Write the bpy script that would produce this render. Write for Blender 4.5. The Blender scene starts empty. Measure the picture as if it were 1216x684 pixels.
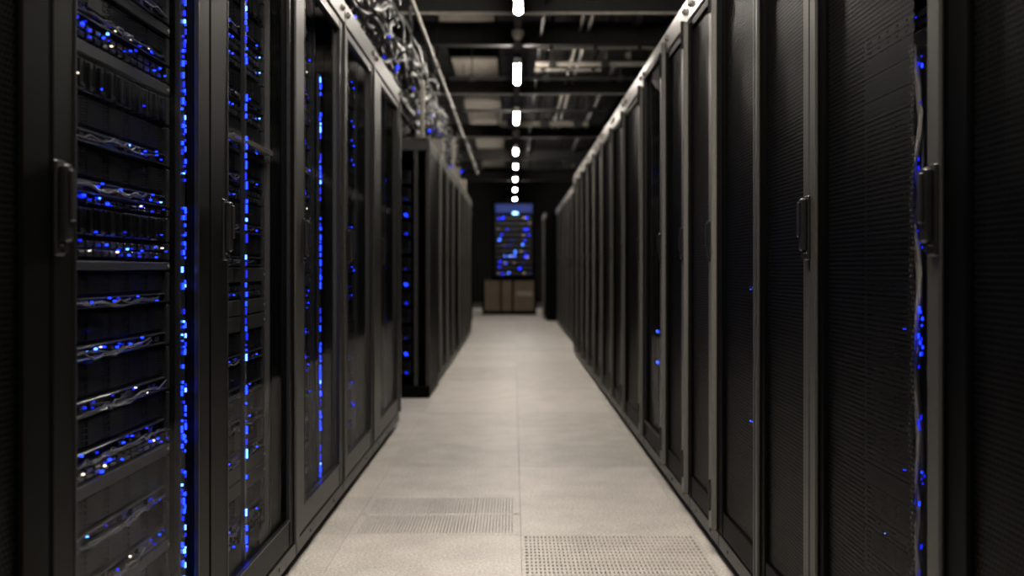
import bpy, bmesh, math, random
from mathutils import Vector, Matrix
rnd = random.Random(7)
PI = math.pi
sc = bpy.context.scene
C = sc.collection

# ------------------------------------------------------------------ camera
cam_d = bpy.data.cameras.new('camera')
cam = bpy.data.objects.new('camera', cam_d); C.objects.link(cam)
cam.location = (0, 0, 0.92); cam.rotation_euler = (PI/2, 0, 0)
cam_d.sensor_width = 36.0; cam_d.lens = 35.23
cam_d.shift_x = -2.0/1216; cam_d.shift_y = -22.0/1216
cam_d.clip_start = 0.05
cam_d.dof.use_dof = True; cam_d.dof.focus_distance = 2.35; cam_d.dof.aperture_fstop = 2.8
sc.camera = cam
# ------------------------------------------------------------------ world, exposure
w = bpy.data.worlds.new('world'); sc.world = w; w.use_nodes = True
w.node_tree.nodes['Background'].inputs[0].default_value = (0.02, 0.02, 0.022, 1)
w.node_tree.nodes['Background'].inputs[1].default_value = 0.05
sc.view_settings.view_transform = 'Standard'; sc.view_settings.look = 'None'
sc.view_settings.gamma = 1.0; sc.view_settings.exposure = 0.0
sc.view_settings.use_curve_mapping = False
LAMP = 212.0          # radiance of the tubes
LAMP_COL = (1.0, 0.915, 0.81)
LED = 9.0

# ------------------------------------------------------------------ materials
def newmat(name):
    m = bpy.data.materials.new(name); m.use_nodes = True
    nt = m.node_tree; b = nt.nodes['Principled BSDF']
    return m, nt, b
def N(nt, t, **kw):
    n = nt.nodes.new(t)
    for k, v in kw.items(): setattr(n, k, v)
    return n
def mathn(nt, op, a, b=None):
    n = N(nt, 'ShaderNodeMath', operation=op)
    for i, v in enumerate((a, b)):
        if v is None: continue
        if isinstance(v, (int, float)): n.inputs[i].default_value = v
        else: nt.links.new(v, n.inputs[i])
    return n.outputs[0]
def paint(name, col, rough=0.45, metal=0.0, var=0.25, scale=60, bump=0.0, spec=0.5):
    m, nt, b = newmat(name)
    tc = N(nt, 'ShaderNodeTexCoord'); no = N(nt, 'ShaderNodeTexNoise')
    no.inputs['Scale'].default_value = scale; no.inputs['Detail'].default_value = 3
    nt.links.new(tc.outputs['Object'], no.inputs['Vector'])
    r = N(nt, 'ShaderNodeValToRGB')
    r.color_ramp.elements[0].position = 0.3; r.color_ramp.elements[1].position = 0.7
    r.color_ramp.elements[0].color = [c*(1-var) for c in col]+[1]
    r.color_ramp.elements[1].color = [min(1, c*(1+var)) for c in col]+[1]
    nt.links.new(no.outputs[0], r.inputs[0]); nt.links.new(r.outputs[0], b.inputs['Base Color'])
    b.inputs['Roughness'].default_value = rough; b.inputs['Metallic'].default_value = metal
    b.inputs['Specular IOR Level'].default_value = spec
    if bump:
        bp = N(nt, 'ShaderNodeBump'); bp.inputs['Strength'].default_value = bump
        bp.inputs['Distance'].default_value = 0.001
        nt.links.new(no.outputs[0], bp.inputs['Height']); nt.links.new(bp.outputs[0], b.inputs['Normal'])
    return m
def emit(name, col, s):
    m, nt, b = newmat(name)
    b.inputs['Base Color'].default_value = (0.02, 0.02, 0.02, 1)
    b.inputs['Emission Color'].default_value = (*col, 1); b.inputs['Emission Strength'].default_value = s
    return m
def perforated(name, col, pitch, radius, rough):
    m, nt, b = newmat(name)
    b.inputs['Base Color'].default_value = (*col, 1); b.inputs['Roughness'].default_value = rough; b.inputs['Specular IOR Level'].default_value = 0.08
    tc = N(nt, 'ShaderNodeTexCoord'); sp = N(nt, 'ShaderNodeSeparateXYZ')
    nt.links.new(tc.outputs['Object'], sp.inputs[0])
    u = mathn(nt, 'MULTIPLY', sp.outputs[0], 1/pitch); v = mathn(nt, 'MULTIPLY', sp.outputs[2], 1/(pitch*1.732))
    ds = []
    for o in (0.0, 0.5):
        fu = mathn(nt, 'SUBTRACT', mathn(nt, 'FRACT', mathn(nt, 'ADD', u, o+100)), 0.5)
        fv = mathn(nt, 'MULTIPLY', mathn(nt, 'SUBTRACT', mathn(nt, 'FRACT', mathn(nt, 'ADD', v, o+100)), 0.5), 1.732)
        ds.append(mathn(nt, 'SQRT', mathn(nt, 'ADD', mathn(nt, 'MULTIPLY', fu, fu), mathn(nt, 'MULTIPLY', fv, fv))))
    d = mathn(nt, 'MINIMUM', ds[0], ds[1])
    hole = mathn(nt, 'LESS_THAN', d, radius)
    tr = N(nt, 'ShaderNodeBsdfTransparent'); mx = N(nt, 'ShaderNodeMixShader')
    nt.links.new(hole, mx.inputs[0]); nt.links.new(b.outputs[0], mx.inputs[1]); nt.links.new(tr.outputs[0], mx.inputs[2])
    nt.links.new(mx.outputs[0], nt.nodes['Material Output'].inputs[0])
    return m
def glass(name, tint, ior=1.35):
    m, nt, b = newmat(name)
    tr = N(nt, 'ShaderNodeBsdfTransparent'); tr.inputs[0].default_value = (*tint, 1)
    gl = N(nt, 'ShaderNodeBsdfGlossy'); gl.inputs['Roughness'].default_value = 0.03
    geo = N(nt, 'ShaderNodeNewGeometry'); dt = N(nt, 'ShaderNodeVectorMath', operation='DOT_PRODUCT')
    nt.links.new(geo.outputs['Normal'], dt.inputs[0]); nt.links.new(geo.outputs['Incoming'], dt.inputs[1])
    c = mathn(nt, 'SUBTRACT', 1.0, mathn(nt, 'ABSOLUTE', dt.outputs['Value']))
    fr = mathn(nt, 'ADD', mathn(nt, 'MULTIPLY', mathn(nt, 'POWER', c, 5.0), ior), 0.012)      # Schlick
    mx = N(nt, 'ShaderNodeMixShader')
    nt.links.new(fr, mx.inputs[0]); nt.links.new(tr.outputs[0], mx.inputs[1]); nt.links.new(gl.outputs[0], mx.inputs[2])
    nt.links.new(mx.outputs[0], nt.nodes['Material Output'].inputs[0])
    return m
def floor_mat(name, col):
    m, nt, b = newmat(name)
    geo = N(nt, 'ShaderNodeNewGeometry')
    n1 = N(nt, 'ShaderNodeTexNoise'); n1.inputs['Scale'].default_value = 120; n1.inputs['Detail'].default_value = 4
    n2 = N(nt, 'ShaderNodeTexNoise'); n2.inputs['Scale'].default_value = 6; n2.inputs['Detail'].default_value = 3
    nt.links.new(geo.outputs['Position'], n1.inputs[0]); nt.links.new(geo.outputs['Position'], n2.inputs[0])
    oi = N(nt, 'ShaderNodeObjectInfo')
    s = mathn(nt, 'ADD', mathn(nt, 'MULTIPLY', n1.outputs[0], 1.0), mathn(nt, 'MULTIPLY', n2.outputs[0], 0.35))
    s = mathn(nt, 'ADD', s, mathn(nt, 'MULTIPLY', oi.outputs['Random'], 0.10))
    r = N(nt, 'ShaderNodeValToRGB')
    r.color_ramp.elements[0].position = 0.42; r.color_ramp.elements[1].position = 0.92
    r.color_ramp.elements[0].color = [c*0.42 for c in col]+[1]; r.color_ramp.elements[1].color = [c*1.22 for c in col]+[1]
    nt.links.new(s, r.inputs[0]); nt.links.new(r.outputs[0], b.inputs['Base Color'])
    rr = mathn(nt, 'ADD', mathn(nt, 'MULTIPLY', n2.outputs[0], 0.2), 0.33)
    b.inputs['Specular IOR Level'].default_value = 0.32
    nt.links.new(rr, b.inputs['Roughness'])
    bp = N(nt, 'ShaderNodeBump'); bp.inputs['Strength'].default_value = 0.25; bp.inputs['Distance'].default_value = 0.002
    nt.links.new(n1.outputs[0], bp.inputs['Height']); nt.links.new(bp.outputs[0], b.inputs['Normal'])
    return m

M = dict(
    frame=paint('dark_powder_coat', (0.0014, 0.0014, 0.0013), 0.45, 0, 0.2, 300, 0.15, 0.08),
    door=paint('black_powder_coat', (0.0006, 0.0006, 0.0006), 0.5, 0, 0.2, 300, 0.15, 0.05),
    stile=paint('grey_powder_coat', (0.032, 0.0305, 0.0285), 0.42, 0, 0.15, 300, 0.15, 0.35),
    strip_lit=paint('lit_edge_profile', (0.10, 0.095, 0.087), 0.40, 0, 0.15, 300, 0.1, 0.4),  # stile colour brightened for farther doors, lamp light on the edges painted in
    rail=paint('lit_top_rail', (0.24, 0.226, 0.207), 0.33, 0.25, 0.2, 25, 0.1),  # lamp highlight along the right-hand top rails put into a paler colour
    rail_left=paint('less_lit_top_rail', (0.052, 0.049, 0.045), 0.42, 0.1, 0.2, 25, 0.1, 0.4),  # left-row copy of the rail, painted dimmer for its weaker highlight
    black=paint('black_plastic', (0.010, 0.010, 0.010), 0.30, 0, 0.2, 80),
    dull=paint('dull_black', (0.002, 0.002, 0.002), 0.8, 0, 0.2, 80, 0, 0.05),
    chassis=paint('server_black_metal', (0.002, 0.0021, 0.0025), 0.4, 0.1, 0.3, 90, 0, 0.25),
    sled=paint('drive_sled_metal', (0.009, 0.0095, 0.0105), 0.28, 0.6, 0.3, 90),
    blank=paint('grey_blanking_panel', (0.018, 0.018, 0.0185), 0.5, 0.1, 0.15, 120, 0, 0.2),
    strip=paint('server_strip_metal', (0.035, 0.036, 0.039), 0.28, 0.7, 0.4, 60),
    cable=paint('black_cable', (0.018, 0.018, 0.019), 0.32, 0, 0.3, 30),
    cable_grey=paint('grey_cable', (0.05, 0.049, 0.047), 0.30, 0, 0.3, 30),
    metal=paint('galvanised_metal', (0.20, 0.19, 0.17), 0.38, 0.6, 0.25, 20),
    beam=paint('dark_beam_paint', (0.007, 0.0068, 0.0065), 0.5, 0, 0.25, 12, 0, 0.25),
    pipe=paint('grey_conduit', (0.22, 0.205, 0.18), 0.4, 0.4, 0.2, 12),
    ceil=paint('dark_ceiling', (0.004, 0.004, 0.004), 0.9, 0, 0.3, 3, 0, 0.1),
    panel=paint('pale_ceiling_panel', (0.20, 0.18, 0.155), 0.8, 0, 0.15, 8),
    wall=paint('dark_wall', (0.006, 0.006, 0.006), 0.8, 0, 0.2, 3),
    slab=paint('concrete_slab', (0.04, 0.038, 0.035), 0.9, 0, 0.3, 10),
    brown=paint('brown_panel', (0.095, 0.072, 0.045), 0.45, 0, 0.15, 5),
    white=paint('white_plastic', (0.7, 0.68, 0.64), 0.35, 0, 0.05, 5),
    tile=floor_mat('floor_tile_vinyl', (0.58, 0.545, 0.50)),
    grille=paint('perforated_tile_metal', (0.46, 0.43, 0.385), 0.38, 0.1, 0.1, 80),
    perf=perforated('perforated_black_steel', (0.0030, 0.0030, 0.0030), 0.0105, 0.33, 0.42),
    perf_sheen=perforated('perforated_sheen_steel', (0.020, 0.0195, 0.019), 0.0105, 0.34, 0.42),  # paler colour stands in for light reflecting off the mesh at grazing angle
    bezel=perforated('perforated_server_bezel', (0.007, 0.007, 0.008), 0.006, 0.30, 0.35),
    glass=glass('door_glass', (0.96, 0.97, 0.98), 0.12),
    tube=emit('lamp_tube', LAMP_COL, LAMP),
    blue=emit('blue_led', (0.003, 0.020, 1.0), LED),
    blue_dim=emit('blue_led_dim', (0.003, 0.016, 1.0), LED*0.16),
    ltblue=emit('pale_blue_led', (0.05, 0.17, 1.0), LED*1.2),
    wled=emit('white_led', (1.0, 0.85, 0.68), LED*0.28),
    wled_dim=emit('white_led_dim', (1.0, 0.85, 0.68), 1.2),
    screen=emit('blue_lit_panel', (0.01, 0.06, 0.45), 0.35),
)

# ------------------------------------------------------------------ mesh helpers
class MB:
    def __init__(s): s.bm = bmesh.new()
    def box(s, x0, x1, y0, y1, z0, z1, bev=0.0, mi=0):
        r = bmesh.ops.create_cube(s.bm, size=1.0)
        vs = r['verts']
        for v in vs:
            v.co = Vector((x0 if v.co.x < 0 else x1, y0 if v.co.y < 0 else y1, z0 if v.co.z < 0 else z1))
        if mi:
            for f in {f for v in vs for f in v.link_faces}: f.material_index = mi
        if bev > 0:
            es = list({e for v in vs for e in v.link_edges})
            bmesh.ops.bevel(s.bm, geom=es, offset=bev, segments=1, affect='EDGES', profile=0.5)
        return s
    def cyl(s, p, q, r, seg=10, r2=None):
        p = Vector(p); q = Vector(q); d = q-p
        mat = Matrix.Translation((p+q)/2) @ d.to_track_quat('Z', 'Y').to_matrix().to_4x4()
        bmesh.ops.create_cone(s.bm, cap_ends=True, segments=seg, radius1=r, radius2=r if r2 is None else r2, depth=d.length, matrix=mat)
        return s
    def tube(s, pts, r, seg=6, mi=0):
        pts = [Vector(p) for p in pts]; rings = []
        for i, p in enumerate(pts):
            t = (pts[min(i+1, len(pts)-1)]-pts[max(i-1, 0)])
            if t.length < 1e-9: t = Vector((0, 1, 0))
            q = t.to_track_quat('Z', 'Y')
            rings.append([s.bm.verts.new(p+q @ Vector((r*math.cos(2*PI*k/seg), r*math.sin(2*PI*k/seg), 0))) for k in range(seg)])
        for a, b in zip(rings, rings[1:]):
            for k in range(seg):
                f = s.bm.faces.new((a[k], a[(k+1) % seg], b[(k+1) % seg], b[k])); f.material_index = mi; f.smooth = True
        return s
    def ball(s, c, r, sx=1, sy=1, sz=1, u=12, v=8):
        bmesh.ops.create_uvsphere(s.bm, u_segments=u, v_segments=v, radius=r,
            matrix=Matrix.Translation(c) @ Matrix.Diagonal((sx, sy, sz, 1)))
        return s
    def mesh(s, name, *mats):
        bmesh.ops.recalc_face_normals(s.bm, faces=s.bm.faces)
        me = bpy.data.meshes.new(name); s.bm.to_mesh(me); s.bm.free()
        for m in mats: me.materials.append(m)
        return me
def link(name, me, parent=None, loc=(0, 0, 0), rz=0.0, kind=None, label=None, cat=None, group=None):
    o = bpy.data.objects.new(name, me); C.objects.link(o)
    o.parent = parent; o.location = loc; o.rotation_euler = (0, 0, rz)
    if kind: o['kind'] = kind
    if label: o['label'] = label
    if cat: o['category'] = cat
    if group: o['group'] = group
    return o
def ob(name, mb, mat, parent=None, **kw):
    mats = mat if isinstance(mat, (list, tuple)) else (mat,)
    return link(name, mb.mesh(name, *mats), parent, **kw)
def thing(name, label, cat, loc, rz=0.0, group=None):
    return link(name, None, None, loc, rz, None, label, cat, group)
def copy_thing(o, loc, rz, label, group):
    c = o.copy(); C.objects.link(c); c.location = loc; c.rotation_euler = (0, 0, rz); c['label'] = label
    if group: c['group'] = group
    elif 'group' in c: del c['group']
    for ch in o.children:
        d = ch.copy(); C.objects.link(d); d.parent = c
        for g in ch.children:
            e = g.copy(); C.objects.link(e); e.parent = d
    return c

# ------------------------------------------------------------------ setting
def struct(name, mb, mat, **kw): return ob(name, mb, mat, kind='structure', **kw)
XR, XL, Y0, Y1, ZC = 3.2, -3.2, -3.5, 30.0, 3.75
floor = struct('floor', MB().box(XL, XR, Y0, Y1, -0.16, -0.05), M['slab'])
ceiling = struct('ceiling', MB().box(XL, XR, Y0, Y1, ZC, ZC+0.1), M['ceil'])
struct('wall_left', MB().box(XL-0.1, XL, Y0, Y1, -0.16, ZC), M['wall'])
struct('wall_right', MB().box(XR, XR+0.1, Y0, Y1, -0.16, ZC), M['wall'])
struct('wall_far', MB().box(XL-0.1, XR+0.1, Y1, Y1+0.1, -0.16, ZC), M['wall'])
struct('wall_back', MB().box(XL-0.1, XR+0.1, Y0-0.1, Y0, -0.16, ZC), M['wall'])
# raised floor tiles
T = 0.6; G = 0.0005
tile_me = MB().box(G, T-G, G, T-G, -0.05, 0.0, 0.0006).mesh('floor_tile', M['tile'])
mb = MB()                                          # square-hole grating
mb.box(G, T-G, G, 0.012, -0.05, 0, 0.001); mb.box(G, T-G, T-0.012, T-G, -0.05, 0, 0.001)
mb.box(G, 0.012, 0.012, T-0.012, -0.05, 0); mb.box(T-0.012, T-G, 0.012, T-0.012, -0.05, 0)
n = 44; p = (T-0.024)/n
for i in range(1, n):
    c = 0.012+i*p; mb.box(c-p*0.27, c+p*0.27, 0.012, T-0.012, -0.012, -0.0004)
n = 16; q = (T-0.024)/n
for i in range(1, n):
    c = 0.012+i*q; mb.box(0.012, T-0.012, c-q*0.2, c+q*0.2, -0.012, -0.0008)
grate_me = mb.mesh('grated_tile', M['tile'])
mb = MB()                                          # slotted grating
for a, b in ((G, 0.03), (0.29, 0.31), (T-0.03, T-G)): mb.box(G, T-G, a, b, -0.05, 0, 0.001)
mb.box(G, 0.025, 0.03, T-0.03, -0.05, 0); mb.box(T-0.025, T-G, 0.03, T-0.03, -0.05, 0)
n = 48; p = (T-0.05)/n
for i in range(0, n+1):
    c = 0.025+i*p; mb.box(c-p*0.40, c+p*0.40, 0.03, T-0.03, -0.012, -0.0004)
slot_me = mb.mesh('slotted_tile', M['tile'])
for r in range(-6, 34):
    y = 3.47+r*T
    for c in range(-3, 3):
        x = 0.025+c*T
        if r == -1 and c == 0: link('perforated_tile', grate_me, floor, (x, y, 0), label='metal floor tile with a dense grid of small oblong holes')
        elif r == 0 and c == -1: link('perforated_tile', slot_me, floor, (x, y, 0), label='floor tile with rows of fine slots')
        else: link('floor_tile', tile_me, floor, (x, y, 0))

# ------------------------------------------------------------------ cabinets (local frame: x across the front, front at y=0, back +y)
LATL, LATR = 0.67, 0.65
def handle_mb(sx=1):
    m = MB()
    m.box(-0.016, 0.016, -0.006, 0.0, -0.070, 0.070, 0.0025)
    m.box(-0.011, 0.011, -0.020, -0.006, -0.050, 0.064, 0.004)
    m.box(-0.008, 0.008, -0.025, -0.020, -0.020, 0.056, 0.002)
    m.cyl((0, -0.014, -0.058), (0, -0.004, -0.058), 0.008, 10)
    return m
handle_me = handle_mb().mesh('handle', M['black'])
hinge_mb = MB().box(-0.016, 0.016, -0.014, 0.0, -0.045, 0.045, 0.003).cyl((0, -0.012, -0.05), (0, -0.012, 0.05), 0.008, 10)
hinge_me = hinge_mb.mesh('hinge', M['black'])
bolt_me = MB().cyl((0, 0, 0), (0, -0.008, 0), 0.013, 10).cyl((0, -0.006, 0), (0, -0.014, 0), 0.007, 8).mesh('bolt', M['metal'])
def cabinet(W, H, D, label, loc, rz, door_kind, sl, sr, hx=None, hinge_x=None, bot=0.17, top=None, group=None, gap=None,
            light_side='l', strip_w=0.03, near_end=True, name='server_cabinet', rail_h=0.095, strip2=None, strip_mat=None, mesh_mat='perf', side='panel', door_mat=None):
    t = thing(name, label, 'cabinet', loc, rz, group)
    top = H-rail_h-0.035 if top is None else top
    # frame: uprights, roof, base
    e = 0.002
    m = MB()
    for x in (e, W-e-0.035):
        for y in (0.03, D-0.045): m.box(x, x+0.035, y, y+0.04, 0.08, H-0.03, 0.003)
    m.box(e, W-e, 0.03, D, 0.05, 0.09)
    ob('frame', m, M['frame'], t)
    ob('roof_panel', MB().box(e, W-e, 0.012, D, H-0.03, H-0.004, 0.003), M['frame'], t)
    ob('plinth', MB().box(0.03, W-0.03, 0.05, D-0.05, 0.0, 0.05, 0.002), M['dull'], t)
    if side == 'panel':
        ob('side_panel', MB().box(e, e+0.003, 0.075, D-0.05, 0.09, H-0.03), M['door'], t)
        ob('side_panel', MB().box(W-e-0.003, W-e, 0.075, D-0.05, 0.09, H-0.03), M['door'], t)
    ob('back_panel', MB().box(0.02, W-0.02, D-0.004, D, 0.09, H-0.03), M['dull'], t)
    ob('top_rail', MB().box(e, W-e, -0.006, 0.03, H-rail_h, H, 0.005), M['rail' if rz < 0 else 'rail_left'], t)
    for x in (0.06, W-0.06): link('bolt', bolt_me, t, (x, -0.006, H-0.045))
    m = MB().box(e, W-e, 0.0, 0.03, 0.035, 0.085, 0.004)
    nb = max(2, int(W/0.3))
    for k in range(nb): m.cyl((W*(k+0.5)/nb, -0.003, 0.06), (W*(k+0.5)/nb, 0.004, 0.06), 0.006, 8)
    ob('base_rail', m, M['stile'], t)
    # door
    zb, zt = 0.092, H-rail_h-0.004
    m = MB()
    m.box(e, sl, -0.004, 0.026, zb, zt, 0.004); m.box(W-sr, W-e, -0.004, 0.026, zb, zt, 0.004)
    m.box(sl, W-sr, -0.002, 0.024, zb, bot, 0.003); m.box(sl, W-sr, -0.002, 0.024, top, zt, 0.003)
    d = ob('door', m, door_mat or M['door'], t)
    if strip_w:                                       # lighter edge profile beside the joint
        if light_side == 'l': a, b = e, strip_w
        else: a, b = W-strip_w, W-e
        ob('edge_profile', MB().box(a, b, -0.012 if not strip_mat else -0.022, -0.004, zb, zt, 0.003), M[strip_mat or 'stile'], d, label='grey edge profile of the door')
    if strip2: ob('edge_profile', MB().box(e, strip2, -0.012, -0.004, zb, zt, 0.003), M['stile'], d, label='grey edge profile on the far side of the door')
    g0, g1 = sl-0.004, W-sr+0.004
    if gap: 
        if gap > 0: g1 = W-sr-gap
    if door_kind == 'glass':
        ob('glass_pane', MB().box(g0, g1, 0.008, 0.013, bot-0.005, top+0.005), M['glass'], d)
        m = MB()                                      # rubber seal round the pane
        for a in (sl, W-sr-0.007): m.box(a, a+0.007, -0.0055, 0.006, bot, top, 0.002)
        m.box(sl, W-sr, -0.0055, 0.006, bot, bot+0.007, 0.002); m.box(sl, W-sr, -0.0055, 0.006, top-0.007, top, 0.002)
        ob('pane_seal', m, M['black'], d)
    elif door_kind == 'mesh':
        ob('perforated_panel', MB().box(g0, g1, 0.006, 0.0075, bot-0.005, top+0.005), M[mesh_mat], d)
    if hx is not None: link('handle', handle_me, d, (hx, -0.004 if strip_w == 0 else -0.012, 1.01))
    if hinge_x is not None:
        for z in (0.2, H-0.14): link('hinge', hinge_me, d, (hinge_x, -0.010, z))
    return t
def left(d0, d1, lat=LATL, **kw): return dict(W=d1-d0, loc=(-lat, d0, 0), rz=PI/2, **kw)
def right(d0, d1, lat=LATR, **kw): return dict(W=d1-d0, loc=(lat, d1, 0), rz=-PI/2, **kw)
HL, HR = 1.98, 1.93

# left row, glass doors
cabinet(**left(0.72, 1.442), H=HL, D=0.95, door_kind='mesh', sl=0.06, sr=0.085, strip_w=0.0,
        label='black mesh-door cabinet cut by the left edge of the photo', name='server_cabinet')
cabL1 = cabinet(**left(1.445, 2.197), H=HL, D=0.95, door_kind='glass', sl=0.075, sr=0.075, hx=0.017, strip_w=0.0,
        door_mat=M['frame'], label='nearest glass-door cabinet on the left, full of blue-lit servers')
cabL2 = cabinet(**left(2.200, 3.087), H=HL, D=0.95, door_kind='glass', sl=0.130, sr=0.105, hx=0.072, strip_w=0.055, light_side='r',
        door_mat=M['frame'], label='second glass-door cabinet on the left, one blue light column behind pale-edged glass')
cabL3 = cabinet(**left(3.090, 3.942), H=HL, D=0.95, door_kind='glass', sl=0.10, sr=0.105, hx=0.036, strip_w=0.03, light_side='r',
        door_mat=M['stile'], label='third glass-door cabinet on the left with a broken column of blue lights')
cabL4 = cabinet(**left(3.945, 4.767), H=HL, D=0.95, door_kind='glass', sl=0.07, sr=0.09, hx=0.04, strip_w=0.03, light_side='r',
        door_mat=M['stile'], label='fourth glass-door cabinet on the left with greyish reflections in its door')
cabL5 = cabinet(**left(4.770, 5.86), H=HL, D=0.95, door_kind='glass', sl=0.26, sr=0.12, hx=0.22, strip_w=0.05, light_side='r',
        door_mat=M['stile'], label='fifth glass-door cabinet on the left, dark inside, last before the gap in the row')
# right row, perforated doors
cabinet(**right(0.75, 1.497), H=HR, D=0.95, door_kind='mesh', sl=0.07, sr=0.06, strip_w=0.0,
        label='black mesh-door cabinet cut by the right edge of the photo')
R = [1.5, 2.165, 2.656, 3.18, 3.70, 4.25, 5.0, 5.81, 6.50, 7.25, 7.95, 8.65, 9.35, 10.05, 10.80]
names_r = ['with blue-lit cables showing beside its handle', 'between the two tall handles, third from the right edge',
           'with two tiny blue lights low behind its mesh', 'with a grazing reflection coloured into its mesh',
           'with a plain dark door beside the glass-door one']
ords = ['first', 'second', 'third', 'fourth', 'fifth', 'sixth', 'seventh', 'eighth', 'ninth', 'tenth', 'eleventh', 'twelfth', 'thirteenth', 'fourteenth', 'fifteenth', 'sixteenth', 'seventeenth', 'eighteenth', 'nineteenth', 'twentieth']
ords += ['twenty-'+o for o in ords[:9]]
cabR = []
for i in range(len(R)-1):
    W = R[i+1]-R[i]-0.003
    if i < 5: lab = 'black mesh-door cabinet on the right ' + names_r[i]
    elif i == 5: lab = 'dark glass-door cabinet in the right row with a white dome inside its top'
    else: lab = 'narrow dark cabinet in the right row, %s beyond the glass-door one' % ords[i-6]
    k = dict(door_kind='glass' if i == 5 else 'mesh', sl=0.075 if i < 3 else 0.05, sr=0.05, hx=W-0.022, hinge_x=W-0.022,
             strip_w=0.045 if i < 3 else 0.05, light_side='r', strip_mat='strip_lit' if i > 2 else None)
    if i == 0: k.update(sr=0.055, gap=0.088, strip_w=0.048, hx=W-0.018, hinge_x=None, strip2=0.042)
    if i == 1: k.update(hinge_x=W-0.02, hx=W-0.002, strip2=0.03)
    if i == 5: k.update(rail_h=0.05, top=HR-0.062)
    if i == 3: k.update(mesh_mat='perf_sheen')
    if i == 2: k.update(hx=None, hinge_x=None, strip_w=0.02, sr=0.03)
    cabR.append(cabinet(**right(R[i], R[i+1]-0.003), H=HR, D=0.95, label=lab,
                group='far cabinets of the right row' if i > 5 else None, **k))
# farther rows
def far_row(ds, lat, side, H, label, group, door='mesh', **kw):
    out = []
    for i in range(len(ds)-1):
        f = left if side < 0 else right
        out.append(cabinet(**f(ds[i], ds[i+1]-0.004, lat), H=H, D=0.9, door_kind=door, sl=0.06, sr=0.06, hx=0.03 if side < 0 else ds[i+1]-ds[i]-0.035,
                           strip_w=0.07, light_side='l' if side < 0 else 'r', strip_mat='strip_lit', label=label % ords[i], group=group, **kw))
    return out
far_row([8.0, 8.83, 9.66, 10.5], 0.60, -1, 1.87, 'dark cabinet behind the open rack on the left, %s from it', 'cabinets behind the open rack')
far_row([10.85, 11.7, 12.5, 13.35, 14.2], 0.60, -1, 1.90, 'blurred dark cabinet far down the left side, %s of its block', 'far left cabinets')
far_row([11.3, 12.25, 13.2, 14.15, 15.1, 16.05, 17.0], 0.73, 1, 1.95, 'blurred dark cabinet of the set-back block far on the right, %s of it', 'far right cabinets')
far_row([18.0, 18.75, 19.5], 0.56, 1, 1.95, 'black cabinet at the end of the right side near the blue rack, %s of two', 'end cabinets on the right')

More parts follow.
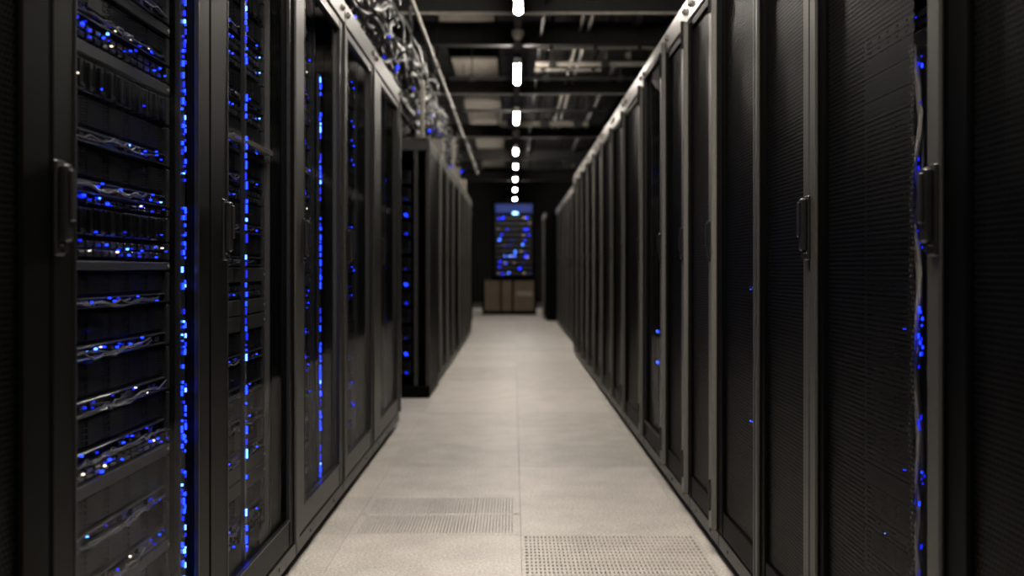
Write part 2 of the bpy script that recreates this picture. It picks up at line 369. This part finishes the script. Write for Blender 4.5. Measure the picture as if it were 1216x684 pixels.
# ------------------------------------------------------------------ servers
def led_mb(w, z0, z1, n, lo=0.004, hi=0.008, xs=None, depth=-0.004, two=True):
    m = MB()
    for k in range(n):
        x = rnd.uniform(0.02, w-0.02) if xs is None else rnd.uniform(*xs)
        z = rnd.uniform(z0, z1); s = rnd.uniform(lo, hi); q = rnd.random()
        mi = 0 if q < 0.4 else (1 if q < 0.8 else (2 if q < 0.88 else 3))
        m.box(x, x+s*rnd.uniform(0.8, 1.8), depth, depth+0.004, z, z+s*0.8, 0, mi)
    return m
LEDM = (M['blue'], M['blue_dim'], M['ltblue'], M['wled'])
cache = {}
def server(kind, w, h, rich, label, loc, rz, group=None, leds=10, var=0, led_hi=0.007):
    key = (kind, round(w, 3), round(h, 4), rich, var, leds, led_hi)
    if key in cache: return copy_thing(cache[key], loc, rz, label, group)
    nm = {'blank': 'blanking_panel', 'switch': 'network_switch', 'blade': 'blade_server', 'storage': 'storage_server'}[kind]
    cat = 'panel' if kind == 'blank' else ('switch' if kind == 'switch' else 'server')
    if kind == 'blank':
        t = thing(nm, label, cat, loc, rz, group)
        ob('face', MB().box(0, w, 0, 0.012, 0.0015, h-0.0015, 0.002), M['blank'], t)
        m = MB()
        for x in (0.01, w-0.01): m.cyl((x, -0.002, h/2), (x, 0.003, h/2), 0.004, 8)
        ob('screw', m, M['metal'], t)
        cache[key] = t; return t
    t = thing(nm, label, cat, loc, rz, group)
    ob('chassis', MB().box(0.012, w-0.012, 0.018, 0.50, 0.001, h-0.001), M['chassis'], t)
    m = MB()
    for x0 in (0.0, w-0.014): m.box(x0, x0+0.014, 0.0, 0.02, 0.002, h-0.002, 0.002)
    ob('mounting_ear', m, M['strip'], t)
    if kind == 'blade':
        ns = 13 if rich else 8; p = (w-0.03)/ns; zb = h*0.06
        m = MB(); m.box(0, p-0.006, 0.002, 0.05, 0, h*0.88, 0.002); m.box(p*0.2, p*0.62, -0.004, 0.002, h*0.06, h*0.16, 0.001)
        m.box(p*0.12, p*0.22, -0.005, 0.002, h*0.1, h*0.8, 0.001)
        sm = m.mesh('drive_sled', M['sled'])
        for k in range(ns): link('drive_sled', sm, t, (0.015+k*p, rnd.uniform(0, 0.003), zb))
        ob('indicator_lights', led_mb(w, h*0.05, h*0.9, leds//2+1, 0.0015, 0.0035), LEDM, t, kind='stuff')
    elif kind == 'storage':
        zs = h*0.36
        ns = 6; p = (w-0.03)/ns
        sm = MB().box(0, p-0.004, 0.006, 0.03, 0, h-zs-0.006, 0.002).mesh('drive_bay', M['bezel'])
        for k in range(ns): link('drive_bay', sm, t, (0.015+k*p, rnd.uniform(0, 0.002), zs+0.003))
        m = MB(); m.box(0.014, w-0.014, 0.004, 0.02, zs*0.72, zs*0.86, 0.002); m.box(0.014, w-0.014, 0.0, 0.02, 0.003, zs*0.2, 0.002)
        for k in range(10):
            x = rnd.uniform(0.03, w-0.06); m.box(x, x+rnd.uniform(0.01, 0.03), 0.006, 0.02, zs*0.3, zs*0.66, 0.001)
        ob('port_strip', m, M['strip'], t)
        if rich:
            for q in range(3):
                m = MB(); x0, x1 = sorted((rnd.uniform(0.02, w*0.5), rnd.uniform(w*0.5, w-0.02))); s = rnd.uniform(0.1, 0.5)
                m.tube([(x0+(x1-x0)*i/10, -0.004-0.008*math.sin(PI*i/10), zs*(0.45+0.35*rnd.uniform(-1, 1))*0.6+zs*0.25-s*zs*math.sin(PI*i/10)*0.6) for i in range(11)], 0.0022, 5)
                ob('patch_cable', m, M['cable_grey' if q == 0 else 'cable'], t)
        ob('indicator_lights', led_mb(w, zs*0.25, zs*0.8, leds, 0.002, led_hi), LEDM, t, kind='stuff')
    else:
        m = MB(); n = 16 if rich else 8; p = (w-0.06)/n
        for k in range(n):
            for z in (h*0.14, h*0.54): m.box(0.03+k*p, 0.03+k*p+p*0.72, 0.004, 0.02, z, z+h*0.3, 0.0015)
        ob('port', m, M['strip'], t, kind='stuff')
        ob('indicator_lights', led_mb(w, h*0.15, h*0.85, leds, 0.002, led_hi), LEDM, t, kind='stuff')
    cache[key] = t; return t

# L1: equipment read off the photograph, top to bottom (z bounds)
L1 = [('storage', 1.80, 1.72), ('blade', 1.72, 1.655), ('storage', 1.655, 1.57), ('switch', 1.57, 1.535), ('blank', 1.535, 1.50),
      ('storage', 1.50, 1.42), ('blank', 1.42, 1.395), ('storage', 1.395, 1.335),
      ('switch', 1.335, 1.300), ('blank', 1.300, 1.274), ('blade', 1.274, 1.213), ('storage', 1.213, 1.128), ('storage', 1.128, 1.044),
      ('switch', 1.044, 1.028), ('blade', 1.028, 0.975), ('switch', 0.975, 0.937), ('blank', 0.937, 0.917), ('storage', 0.917, 0.852)]
L1 = [(k, a, b) for k, a, b in L1]
L1 += [('storage', 0.852, 0.766), ('storage', 0.766, 0.673), ('storage', 0.673, 0.591), ('switch', 0.591, 0.566), ('blank', 0.566, 0.540),
       ('storage', 0.540, 0.452), ('storage', 0.452, 0.37), ('blank', 0.37, 0.345), ('storage', 0.345, 0.265), ('storage', 0.265, 0.185)]
pos = ['above the frame', 'at the very top', 'at the very top', 'near the top', 'near the top', 'near the top edge', 'near the top edge', 'just above the bright switch',
       'with the brightest lights near the top', 'directly under the brightest switch', 'with upright sleds under the top grey panel',
       'directly under the upper upright sleds', 'second under the upper upright sleds', 'thin, above the lower upright sleds',
       'with upright sleds level with the door handle', 'with blue lights just above the middle grey panel', 'at mid height, just above eye level',
       'directly under the middle grey panel', 'second under the middle grey panel', 'third under the middle grey panel', 'fourth under the middle grey panel',
       'thin, resting above the lower grey panel', 'low down, above two bright blue dots', 'directly under the lower grey panel',
       'second under the lower grey panel', 'lowest in the photo', 'hidden below the lowest grey panel', 'at the bottom of the cabinet']
for i, ((k, zt, zb), ps) in enumerate(zip(L1, pos)):
    nm = {'storage': 'dark drive server', 'switch': 'network switch', 'blank': 'grey blanking panel', 'blade': 'blade server'}[k]
    server(k, 0.585, zt-zb-0.001, True, '%s %s, in nearest left cabinet' % (nm, ps),
           (-0.708, 1.478, zb), PI/2, None, leds={'switch': 20, 'storage': 10, 'blade': 4, 'blank': 0}[k], var=i, led_hi=0.0048 if k == 'switch' else 0.0038)
def stack(x, y, rz, w, z0, z1, wh, group, seed, leds, rich=False, led_hi=0.008, lab=None):
    r = random.Random(seed); z = z1; i = 0
    while z-0.05 > z0:
        k = r.choice(['storage', 'storage', 'blade', 'storage', 'switch', 'blank'])
        h = {'storage': 0.088, 'blade': 0.066, 'switch': 0.044, 'blank': 0.044}[k]*(1 if w < 0.7 else 2)
        nm = {'storage': 'dark drive server', 'switch': 'network switch', 'blank': 'grey blanking panel', 'blade': 'blade server'}[k]
        l = (lab % ords[i]) if lab else '%s, %s unit from the top %s' % (nm, ords[min(i, 28)], wh)
        server(k, w, h-0.001, rich, l, (x, y, z-h), rz, group, leds, r.randint(0, 2), led_hi)
        z -= h; i += 1
stack(-0.735, 2.36, PI/2, 0.60, 0.16, 1.83, 'in the second left glass cabinet', 'servers in the second left cabinet', 3, 4, True, 0.004)
stack(-0.735, 3.20, PI/2, 0.42, 0.16, 1.83, 'in the third left glass cabinet', 'servers in the third left cabinet', 11, 4, True, 0.005)
stack(-0.735, 4.05, PI/2, 0.58, 0.16, 1.83, 'in the fourth left glass cabinet', 'servers in the fourth left cabinet', 12, 3, False, 0.004)
stack(0.735, 2.10, -PI/2, 0.44, 0.16, 1.40, '', 'servers behind the right mesh door', 5, 1, False, 0.003,
      lab='dim unit, %s from the top, behind the mesh door beside the right blue-lit cables')

# blue light columns (a part of their cabinet)
def led_column(cab, x, z0, z1, wd, y, dens, seed, gaps=(), mx=0.024, lw=1.0):
    r = random.Random(seed)
    s = ob('indicator_strip', MB().box(x-wd/2, x+wd/2, y, y+0.012, z0-0.03, z1+0.03, 0.002), M['black'], cab)
    m = MB(); z = z0
    while z < z1:
        l = r.uniform(0.003, mx); ww = r.uniform(0.002, 0.005)*lw
        if not any(a < z < b for a, b in gaps) and r.random() < dens:
            q = r.random(); mi = 0 if q < 0.55 else (1 if q < 0.85 else 2)
            dx = r.uniform(-0.3, 0.3)*wd
            m.box(x+dx-ww/2, x+dx+ww/2, y-0.004, y, z, z+l, 0, mi)
        z += l+r.uniform(0.002, 0.014)
    ob('indicator_light', m, LEDM, s, kind='stuff')
    return s
led_column(cabL1, 0.637, 0.18, 1.80, 0.030, 0.018, 0.75, 2, (), 0.014, 0.8)
led_column(cabL1, 0.655, 0.18, 1.80, 0.010, 0.020, 0.5, 22, (), 0.014, 0.6)
led_column(cabL2, 0.425, 0.18, 1.72, 0.020, 0.032, 0.85, 3, ((1.27, 1.31), (0.6, 0.66), (0.29, 0.36), (1.38, 1.42)))
led_column(cabL3, 0.540, 0.17, 1.60, 0.016, 0.032, 0.85, 4, ((1.49, 1.52), (1.32, 1.35), (1.12, 1.15)))
# rails at the sides of the equipment
for cab, xs, y in ((cabL1, (0.022, 0.677), 0.04), (cabL2, (0.14, 0.778), 0.055), (cabL3, (0.095, 0.56), 0.055), (cabL4, (0.09, 0.70), 0.055), (cabL5, (0.3, 0.9), 0.055)):
    for x in xs: ob('mounting_rail', MB().box(x-0.008, x+0.008, y, y+0.03, 0.09, 1.94, 0.002), M['strip' if cab != cabL2 or x < 0.5 else 'stile'], cab)
ob('shelf', MB().box(0.35, 0.76, 0.04, 0.5, 1.255, 1.268, 0.002), M['stile'], cabL2)

# cable bundle with blue lights in the opening of the first right cabinet
W0 = R[1]-R[0]-0.003
t = thing('cable_bundle', 'vertical bundle of dark cables with blue lights beside the right-hand mesh door', 'cables', (0.682, 1.698, 0.92))
for k in range(7):
    m = MB(); xx = rnd.uniform(-0.012, 0.008); yy = rnd.uniform(-0.012, 0.012)
    m.tube([(xx+0.006*math.sin(i*0.9+k), yy+0.005*math.cos(i*0.7+k*2), -0.62+1.0*i/26) for i in range(27)], 0.0035, 6)
    ob('cable', m, M['white' if k % 3 == 0 else 'metal'], t)  # pale materials stand in for light falling on the cables
m = MB()
for z0, z1, n in ((0.27, 0.37, 5), (0.10, 0.20, 14), (0.02, 0.07, 4), (-0.17, -0.04, 14), (-0.29, -0.22, 6), (-0.40, -0.34, 5), (-0.52, -0.43, 4), (-0.58, -0.54, 2)):
    for k in range(n):
        z = rnd.uniform(z0, z1); y = rnd.uniform(-0.030, -0.018); x = rnd.uniform(-0.006, 0.002)
        m.box(x, x+0.0015, y, y+0.0022, z, z+rnd.uniform(0.002, 0.008), 0, rnd.choice((0, 1, 1, 1)))
ob('indicator_light', m, LEDM, t, kind='stuff')
m = MB().box(0.014, 0.03, -0.03, 0.03, -0.62, 0.38, 0.002)
ob('backing_bar', m, M['black'], t)
# small lights behind the other right doors
def small_unit(d, z, label, leds=4, lat=0.70, mi=0):
    t = thing('small_device', label, 'device', (lat, d, z), -PI/2)
    ob('body', MB().box(-0.06, 0.06, 0.0, 0.2, -0.02, 0.02, 0.003), M['chassis'], t)
    m = MB()
    for k in range(leds): m.box(-0.02+0.012*k, -0.014+0.012*k, -0.005, 0, -0.004, 0.003, 0, mi if k else 2)
    ob('indicator_light', m, LEDM, t, kind='stuff')
small_unit(2.93, 0.865, 'small device with blue lights at mid height behind a right mesh door')
small_unit(2.93, 0.475, 'small device with blue lights low behind a right mesh door')
small_unit(4.85, 0.62, 'small device with blue light in the right glass-door cabinet', 3)
small_unit(4.85, 0.47, 'lower small device with blue light in the right glass-door cabinet', 3)
t = thing('white_dome', 'white dome under the roof of the right glass-door cabinet', 'camera', (0.725, 4.84, 1.825))  # plain white dome on a short cylinder
ob('base', MB().cyl((0, 0, 0.0), (0, 0, 0.075), 0.055, 20), M['white'], t)
ob('dome', MB().ball((0, 0, 0.0), 0.05, 1, 1, 0.9, 20, 12), M['white'], t)

# open rack at the start of the second left block
ox, oy, oW, oD, oH = -0.60, 7.16, 0.80, 0.95, 1.86
t = thing('open_rack', 'open-sided dark rack with blue lights beyond the left gap', 'rack', (ox, oy, 0), PI/2)
for x in (0.0, oW-0.03):
    for y in (0.0, 0.085, oD-0.06): ob('post', MB().box(x, x+0.03, y, y+0.028, 0.09, oH-0.09, 0.003), M['stile'], t)
ob('roof_panel', MB().box(0, oW, 0, oD, oH-0.09, oH, 0.006), M['stile'], t)
ob('base', MB().box(0, oW, 0, oD, 0.0, 0.09, 0.006), M['door'], t)
ob('door', MB().box(0.032, oW-0.032, 0.0, 0.02, 0.09, oH-0.09, 0.003), M['door'], t)
ob('partition', MB().box(0.5, 0.51, 0.06, oD-0.06, 0.09, oH-0.09), M['dull'], t)
r = random.Random(4)
for i in range(12):
    z = 0.16+i*0.125
    t2 = server('storage', 0.40, 0.10, False, 'server, %s from the bottom in the open rack beyond the left gap' % ords[i], (ox-0.42, oy+0.075, z), 0, 'servers in the open rack', 7, i % 4, 0.016)
    t2.rotation_euler = (0, 0, 0); t2.location = (ox-0.54, oy+0.05, z)

# far left rack with lights facing the aisle, and the blue rack at the end
def far_lights(name, label, loc, rz, W, H, z0, z1, n, D=0.8, sz=(0.012, 0.03)):
    t = thing(name, label, 'rack', loc, rz)
    for x in (0, W-0.05):
        for y in (0.0, D-0.05): ob('post', MB().box(x, x+0.05, y, y+0.05, 0.06, H-0.05, 0.004), M['door'], t)
    ob('roof_panel', MB().box(0, W, 0, D, H-0.05, H, 0.004), M['door'], t)
    ob('base', MB().box(0, W, 0, D, 0, 0.06, 0.004), M['door'], t)
    ob('side_panel', MB().box(0.0, 0.004, 0.05, D-0.05, 0.06, H-0.05), M['door'], t)
    ob('side_panel', MB().box(W-0.004, W, 0.05, D-0.05, 0.06, H-0.05), M['door'], t)
    ob('back_panel', MB().box(0.01, W-0.01, D-0.01, D, 0.06, H-0.05), M['dull'], t)
    return t
far_lights('server_rack', 'blurred rack with dim blue lights at the far left, before the end of the aisle', (-0.74, 16.6, 0), PI/2, 1.5, 1.95, 0.3, 1.8, 20)
stack(-0.76, 16.7, PI/2, 1.3, 0.2, 1.85, 'in the blurred rack at the far left', 'servers in the far left rack', 21, 6, False, 0.014)
EY = 20.3
far_lights('server_rack', 'tall rack full of blurred blue lights at the end of the aisle', (-0.44, EY+0.02, 0.716), 0, 0.88, 1.60, 0, 0, 0)
er = random.Random(5)
for i in range(11):
    z = 0.80+i*0.112
    k = ['storage', 'switch'][i % 2]
    t = thing('rack_server', 'server, %s from the bottom of the blue rack ending the aisle' % ords[i], 'server', (-0.38, EY+0.06, z), 0, 'servers in the blue rack at the aisle end')
    ob('chassis', MB().box(0, 0.76, 0.0, 0.5, 0, 0.09, 0.003), M['chassis'], t)
    ob('face', MB().box(0.0, 0.76, -0.012, -0.001, 0.008, 0.082, 0.004), M['strip'], t)
    m = MB()
    for q in range([9, 4, 6, 7, 3, 4, 3, 4, 4, 3, 7][i]):
        x = er.choice([er.uniform(0.05, 0.2), er.uniform(0.45, 0.72), er.uniform(0.05, 0.72)]); s = er.uniform(0.010, 0.032); z2 = er.uniform(0.015, 0.06)
        m.box(x, x+s, -0.018, -0.012, z2, z2+s*0.6, 0, er.choice([0, 0, 1, 1, 0, 2, 4, 4]))
    ob('indicator_light', m, LEDM+(M['wled_dim'],), t, kind='stuff')
t = thing('blue_panel', 'dim blue glowing panel across the top of the rack at the aisle end', 'panel', (-0.38, EY+0.06, 2.045), 0)
ob('frame', MB().box(0, 0.77, 0.0, 0.3, 0, 0.21, 0.004), M['chassis'], t)
ob('screen', MB().box(0.01, 0.76, -0.01, 0.0, 0.03, 0.20, 0.002), M['screen'], t)
ob('lamp', MB().box(0.36, 0.46, -0.03, -0.01, 0.0, 0.035, 0.004), emit('pale_lamp', (0.25, 0.55, 1.0), 8), t, label='bright pale blue light')
t = thing('low_cabinet', 'low brown-fronted cabinet standing under the blue rack at the aisle end', 'cabinet', (-0.64, EY-0.02, 0))
ob('carcass', MB().box(0, 1.10, 0.03, 0.85, 0.0, 0.715, 0.004), M['door'], t)
for x0, x1 in ((0.05, 0.36), (0.40, 0.60), (0.64, 1.05)):
    ob('door', MB().box(x0, x1, 0.0, 0.03, 0.08, 0.69, 0.006), M['brown'], t)
t = thing('pale_patch', 'pale sheet on the right door of the brown cabinet', 'patch', (0.16, EY-0.024, 0.36))  # thin pale box on the front of the brown door
ob('patch_face', MB().box(-0.10, 0.22, -0.002, 0.003, 0.03, 0.12, 0.0), M['pipe'], t)

# ------------------------------------------------------------------ lamps
LX, LZ = 0.035, 2.86
added_near_lamps = [(-0.32, 1.55, 2.65), (0.39, 1.55, 2.65)]  # unseen extra pair, added to brighten the floor towards the camera
lamp_spans = [(-2.4, -1.3), (0.5, 1.6), (6.4, 7.5), (9.35, 10.35), (12.2, 13.2), (16.0, 16.7), (18.3, 19.0), (21.0, 21.6), (23.8, 24.4), (27.0, 27.6)]
rail_t = thing('lamp_trunking', 'dark lamp trunking rail running down the middle of the ceiling', 'rail', (LX, 0, LZ+0.06))
ob('channel', MB().box(-0.03, 0.03, -3.4, 29.5, 0.0, 0.05, 0.003), M['beam'], rail_t)
for y in range(-2, 30, 3): ob('hanger', MB().cyl((0, y, 0.05), (0, y, ZC-LZ-0.06), 0.006, 6), M['metal'], rail_t)
L_lab = ['behind the camera', 'overhead, above the frame', 'cut by the top edge', 'second from the top of the photo', 'third from the top of the photo',
         'fourth from the top of the photo', 'fifth from the top of the photo', 'sixth from the top of the photo', 'seventh from the top of the photo', 'lowest, just above the blue rack']
lamp_list = [(LX, a, b, 'bright white tube lamp, %s in the centre row' % l, 'tube lamps in the centre row') for (a, b), l in zip(lamp_spans, L_lab)]
lamp_list += [(x, a, b, 'extra tube lamp out of frame above the near floor, %s of the centre row' % l, None) for (x, a, b), l in zip(added_near_lamps, ('left', 'right'))]
for lx, a, b, l, grp in lamp_list:
    t = thing('ceiling_lamp', l, 'lamp', (lx, (a+b)/2, LZ), 0, grp)
    hl = (b-a)/2
    ob('tube', MB().cyl((0, -hl, 0.0), (0, hl, 0.0), 0.027, 14), M['tube'], t)
    ob('housing', MB().box(-0.032, 0.032, -hl-0.02, hl+0.02, 0.03, 0.06, 0.004), M['dull'], t)
    if grp is None:
        for s in (-1, 1): ob('hanger_rod', MB().cyl((0, s*hl*0.8, 0.06), (0, s*hl*0.8, ZC-LZ), 0.005, 6), M['beam'], t)
    m = MB()
    for s in (-1, 1): m.cyl((0, s*hl, 0), (0, s*(hl+0.025), 0), 0.034, 14)
    ob('end_cap', m, M['white'], t)
for y, l in ((8.4, 'above the second lamp'), (14.5, 'above the fourth lamp')):
    t = thing('smoke_detector', 'small pale round ceiling detector %s' % l, 'detector', (LX, y, LZ+0.02))
    ob('body', MB().cyl((0, 0, 0.0), (0, 0, 0.04), 0.05, 16), M['white'], t)
    ob('dome', MB().ball((0, 0, 0), 0.045, 1, 1, 0.8), M['white'], t)

# ------------------------------------------------------------------ ceiling steelwork
def yof(px, z): return 1190*(z-0.92)/(320-px)
def beam(y, z, h, d, label, x0=-2.2, x1=2.2, lip='pipe'):
    t = thing('ceiling_beam', label, 'beam', (0, y, z), 0)
    m = MB(); m.box(x0, x1, -d/2, d/2, 0.006, 0.02); m.box(x0, x1, -0.008, 0.008, 0.02, h-0.014); m.box(x0, x1, -d/2, d/2, h-0.014, h)
    ob('web', m, M['beam'], t)
    ob('lower_flange', MB().box(x0, x1, -d/2-0.004, -d/2+(0.03 if lip == 'rail' else d), -0.012, 0.006, 0.002), M[lip], t)
for px, l in ((17, 'nearest, along the top edge of the photo'), (53, 'second from the top of the photo'), (112, 'third from the top of the photo'),
              (163, 'fourth from the top of the photo'), (190, 'fifth from the top, above the far racks'), (214, 'farthest, just above the end rack')):
    beam(yof(px, 3.02), 3.02, 0.20, 0.11, 'dark steel cross beam under the ceiling, ' + l, lip='rail' if px in (17, 112, 163) else 'beam')
def conduit(pts, r, label, mat='pipe', clamps=()):
    t = thing('conduit', label, 'pipe', pts[0], 0)
    p0 = Vector(pts[0])
    ob('pipe', MB().tube([Vector(p)-p0 for p in pts], r, 10), M[mat], t)
    a, b = Vector(pts[-2] if len(pts) > 2 else pts[0]), Vector(pts[-1])
    for f in (0.12, 0.5, 0.88):
        c = a+(b-a)*f-p0
        k = ob('clamp', MB().box(c.x-r*1.4, c.x+r*1.4, c.y-r*1.4, c.y+r*1.4, c.z-r*1.2, c.z+r*1.3, 0.002), M['beam'], t)
        ob('hanger_rod', MB().cyl((c.x, c.y, c.z+r), (c.x, c.y, ZC-p0.z), 0.006, 6), M['beam'], k)
zc = 2.98
conduit([(0.22, yof(76, zc), zc), (1.6, yof(76, zc), zc)], 0.026, 'thick grey cross conduit right of the second lamp')
conduit([(0.22, yof(83, zc), zc), (0.9, yof(83, zc), zc)], 0.012, 'thin grey cross conduit just under the thick one, right of the lamps')
conduit([(0.22, yof(57, zc), zc), (1.3, yof(57, zc), zc)], 0.014, 'thin cross conduit above the thick one, right of the lamps')
conduit([(-0.2, yof(147, zc), zc+0.2), (-0.2, yof(147, zc), zc+0.02), (-0.17, yof(147, zc), zc), (1.05, yof(147, zc), zc)], 0.045, 'broad grey pipe with an upturned end across the third lamp')
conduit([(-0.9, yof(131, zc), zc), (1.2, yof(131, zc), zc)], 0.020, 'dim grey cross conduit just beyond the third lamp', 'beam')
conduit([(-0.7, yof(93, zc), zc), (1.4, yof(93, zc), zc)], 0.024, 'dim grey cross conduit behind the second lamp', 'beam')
conduit([(1.0, yof(196, zc), zc), (1.5, yof(196, zc), zc)], 0.055, 'short pale pipe end low at the right of the ceiling')
conduit([(0.95, yof(66, 3.12), 3.12), (1.6, yof(66, 3.12), 3.12)], 0.055, 'short thick pale duct near the top right of the ceiling')
conduit([(0.62, 7.0, 3.15), (0.62, 17.0, 3.15)], 0.018, 'grey conduit running lengthwise, left of a pair on the right ceiling')
conduit([(0.70, 7.0, 3.15), (0.70, 17.0, 3.15)], 0.018, 'grey conduit running lengthwise, right of a pair on the right ceiling')
conduit([(0.26, 7.0, 3.10), (0.26, 20.0, 3.10)], 0.014, 'thin conduit running lengthwise just right of the lamps', 'beam')
conduit([(1.15, 6.0, 3.2), (1.15, 22.0, 3.2)], 0.05, 'broad dark pipe running lengthwise at the right ceiling edge', 'beam')
conduit([(-0.69, -1.0, 2.745), (-0.69, 19.0, 2.745)], 0.015, 'pale conduit running lengthwise above the left cable tray')
# pale ceiling panels
pm = MB().box(0.006, 0.594, 0.006, 1.194, -0.03, 0.0, 0.003).mesh('ceiling_panel', M['panel'])
for k in range(16):
    if k in (1, 4): continue
    link('ceiling_panel', pm, ceiling, (-0.80, 6.6+k*1.22, 3.62))
pd = MB().box(0.006, 0.594, 0.006, 1.194, -0.03, 0.0, 0.003).mesh('ceiling_panel', M['beam'])
for k in range(20):
    for c in (-1.42, -0.18, 0.44, 1.06): link('ceiling_panel', pd, ceiling, (c, 2.9+k*1.22, 3.66))

# ------------------------------------------------------------------ cable tray and cables over the left cabinets
t = thing('cable_tray', 'dark ladder cable tray hung above the left cabinets', 'tray', (-1.16, 0, 2.22))
for x in (-0.22, 0.22): ob('side_rail', MB().box(x-0.012, x+0.012, -2.0, 15.0, 0, 0.035, 0.003), M['dull'], t)
rm = MB().box(-0.21, 0.21, -0.012, 0.012, 0.01, 0.03, 0.003).mesh('rung', M['beam'])
for k in range(40): link('rung', rm, t, (0, -1.8+k*0.42, 0))
hm = MB().cyl((0.225, 0, 0.03), (0.225, 0, 1.5), 0.008, 6).cyl((-0.225, 0, 0.03), (-0.225, 0, 1.5), 0.008, 6).mesh('hanger_rod', M['beam'])
for k in range(9): link('hanger_rod', hm, t, (0, -1.0+k*1.9, 0))
tangle = thing('cable_tangle', 'tangled black and grey cables and coils along the tray above the left cabinets', 'cables', (0, 0, 0))
def bundle(n, mat, rr, label, name, seed, amp, zr, xr, y1=15):
    r = random.Random(seed); m = MB()
    for k in range(n):
        x = r.uniform(*xr); z = r.uniform(*zr); ph = r.uniform(0, 6); f1 = r.uniform(1.5, 4); f2 = r.uniform(1.5, 5); ra = r.uniform(*rr)
        ys = r.uniform(-1, 3); ye = r.uniform(9, y1); nn = int((ye-ys)/0.09)
        m.tube([(x+amp*math.sin(f1*(ys+0.09*i)+ph), ys+0.09*i, z+amp*math.sin(f2*(ys+0.09*i)+ph*2)+amp*0.5*math.sin(9*(ys+0.09*i)+ph)) for i in range(nn)], ra, 6)
    return ob(name, m, mat, tangle, kind='stuff')
bundle(30, M['cable'], (0.008, 0.018), '', 'black_cable', 1, 0.05, (2.32, 2.62), (-1.1, -0.80))
bundle(9, M['cable_grey'], (0.006, 0.011), '', 'grey_cable', 2, 0.06, (2.36, 2.66), (-1.05, -0.78))
m = MB(); r = random.Random(9)
for k in range(170):
    y = r.uniform(2.5, 14.5); x = r.uniform(-1.05, -0.72); z = r.uniform(2.2, 2.68); a = r.uniform(0.06, 0.14); th = r.uniform(0, PI)
    m.tube([(x+a*math.cos(2*PI*i/18)*math.sin(th)*0.8, y+a*math.cos(2*PI*i/18)*math.cos(th), z+a*math.sin(2*PI*i/18)) for i in range(17)], r.uniform(0.006, 0.010), 6, 1 if k % 3 == 0 else 0)
ob('cable_coil', m, (M['cable'], M['cable_grey']), tangle, kind='stuff')
m = MB()
for k in range(26):
    y = r.uniform(4, 16); m.box(x0 := r.uniform(-0.9, -0.72), x0+0.012, y, y+0.012, z0 := r.uniform(2.1, 2.4), z0+0.012, 0, r.choice((0, 1, 1)))
ob('indicator_light', m, (M['blue'], M['blue_dim']), link('tray_device_row', MB().box(-0.93, -0.90, 3.0, 16.0, 2.30, 2.33).mesh('tray_device_row', M['black']), None,
   label='thin black strip with tiny blue lights along the left cable tray', cat='strip'), kind='stuff')
for x, y, l in ((-0.655, 7.2, 'nearest, above the open rack'), (-0.655, 10.9, 'second, farther down the left row')):
    t = thing('tray_support', 'pale upright post carrying the left cable tray, ' + l, 'post', (x, y, 1.86 if y < 8 else 1.90))
    ob('post', MB().box(-0.015, 0.015, -0.015, 0.015, 0.0, 0.42, 0.003), M['pipe'], t)
    ob('base_plate', MB().box(-0.05, 0.05, -0.05, 0.05, 0.0, 0.012, 0.002), M['metal'], t)
for y, l in ((8.9, 'nearest'), (11.6, 'middle'), (13.2, 'farthest')):
    t = thing('junction_box', 'small pale junction box on the far left cabinets, %s of three' % l, 'box', (-0.68, y, 1.87 if y < 10 else 1.90))
    ob('body', MB().box(-0.05, 0.05, -0.08, 0.08, 0.0, 0.2, 0.006), M['pipe'], t); ob('lid', MB().box(0.05, 0.058, -0.07, 0.07, 0.015, 0.185, 0.003), M['metal'], t)
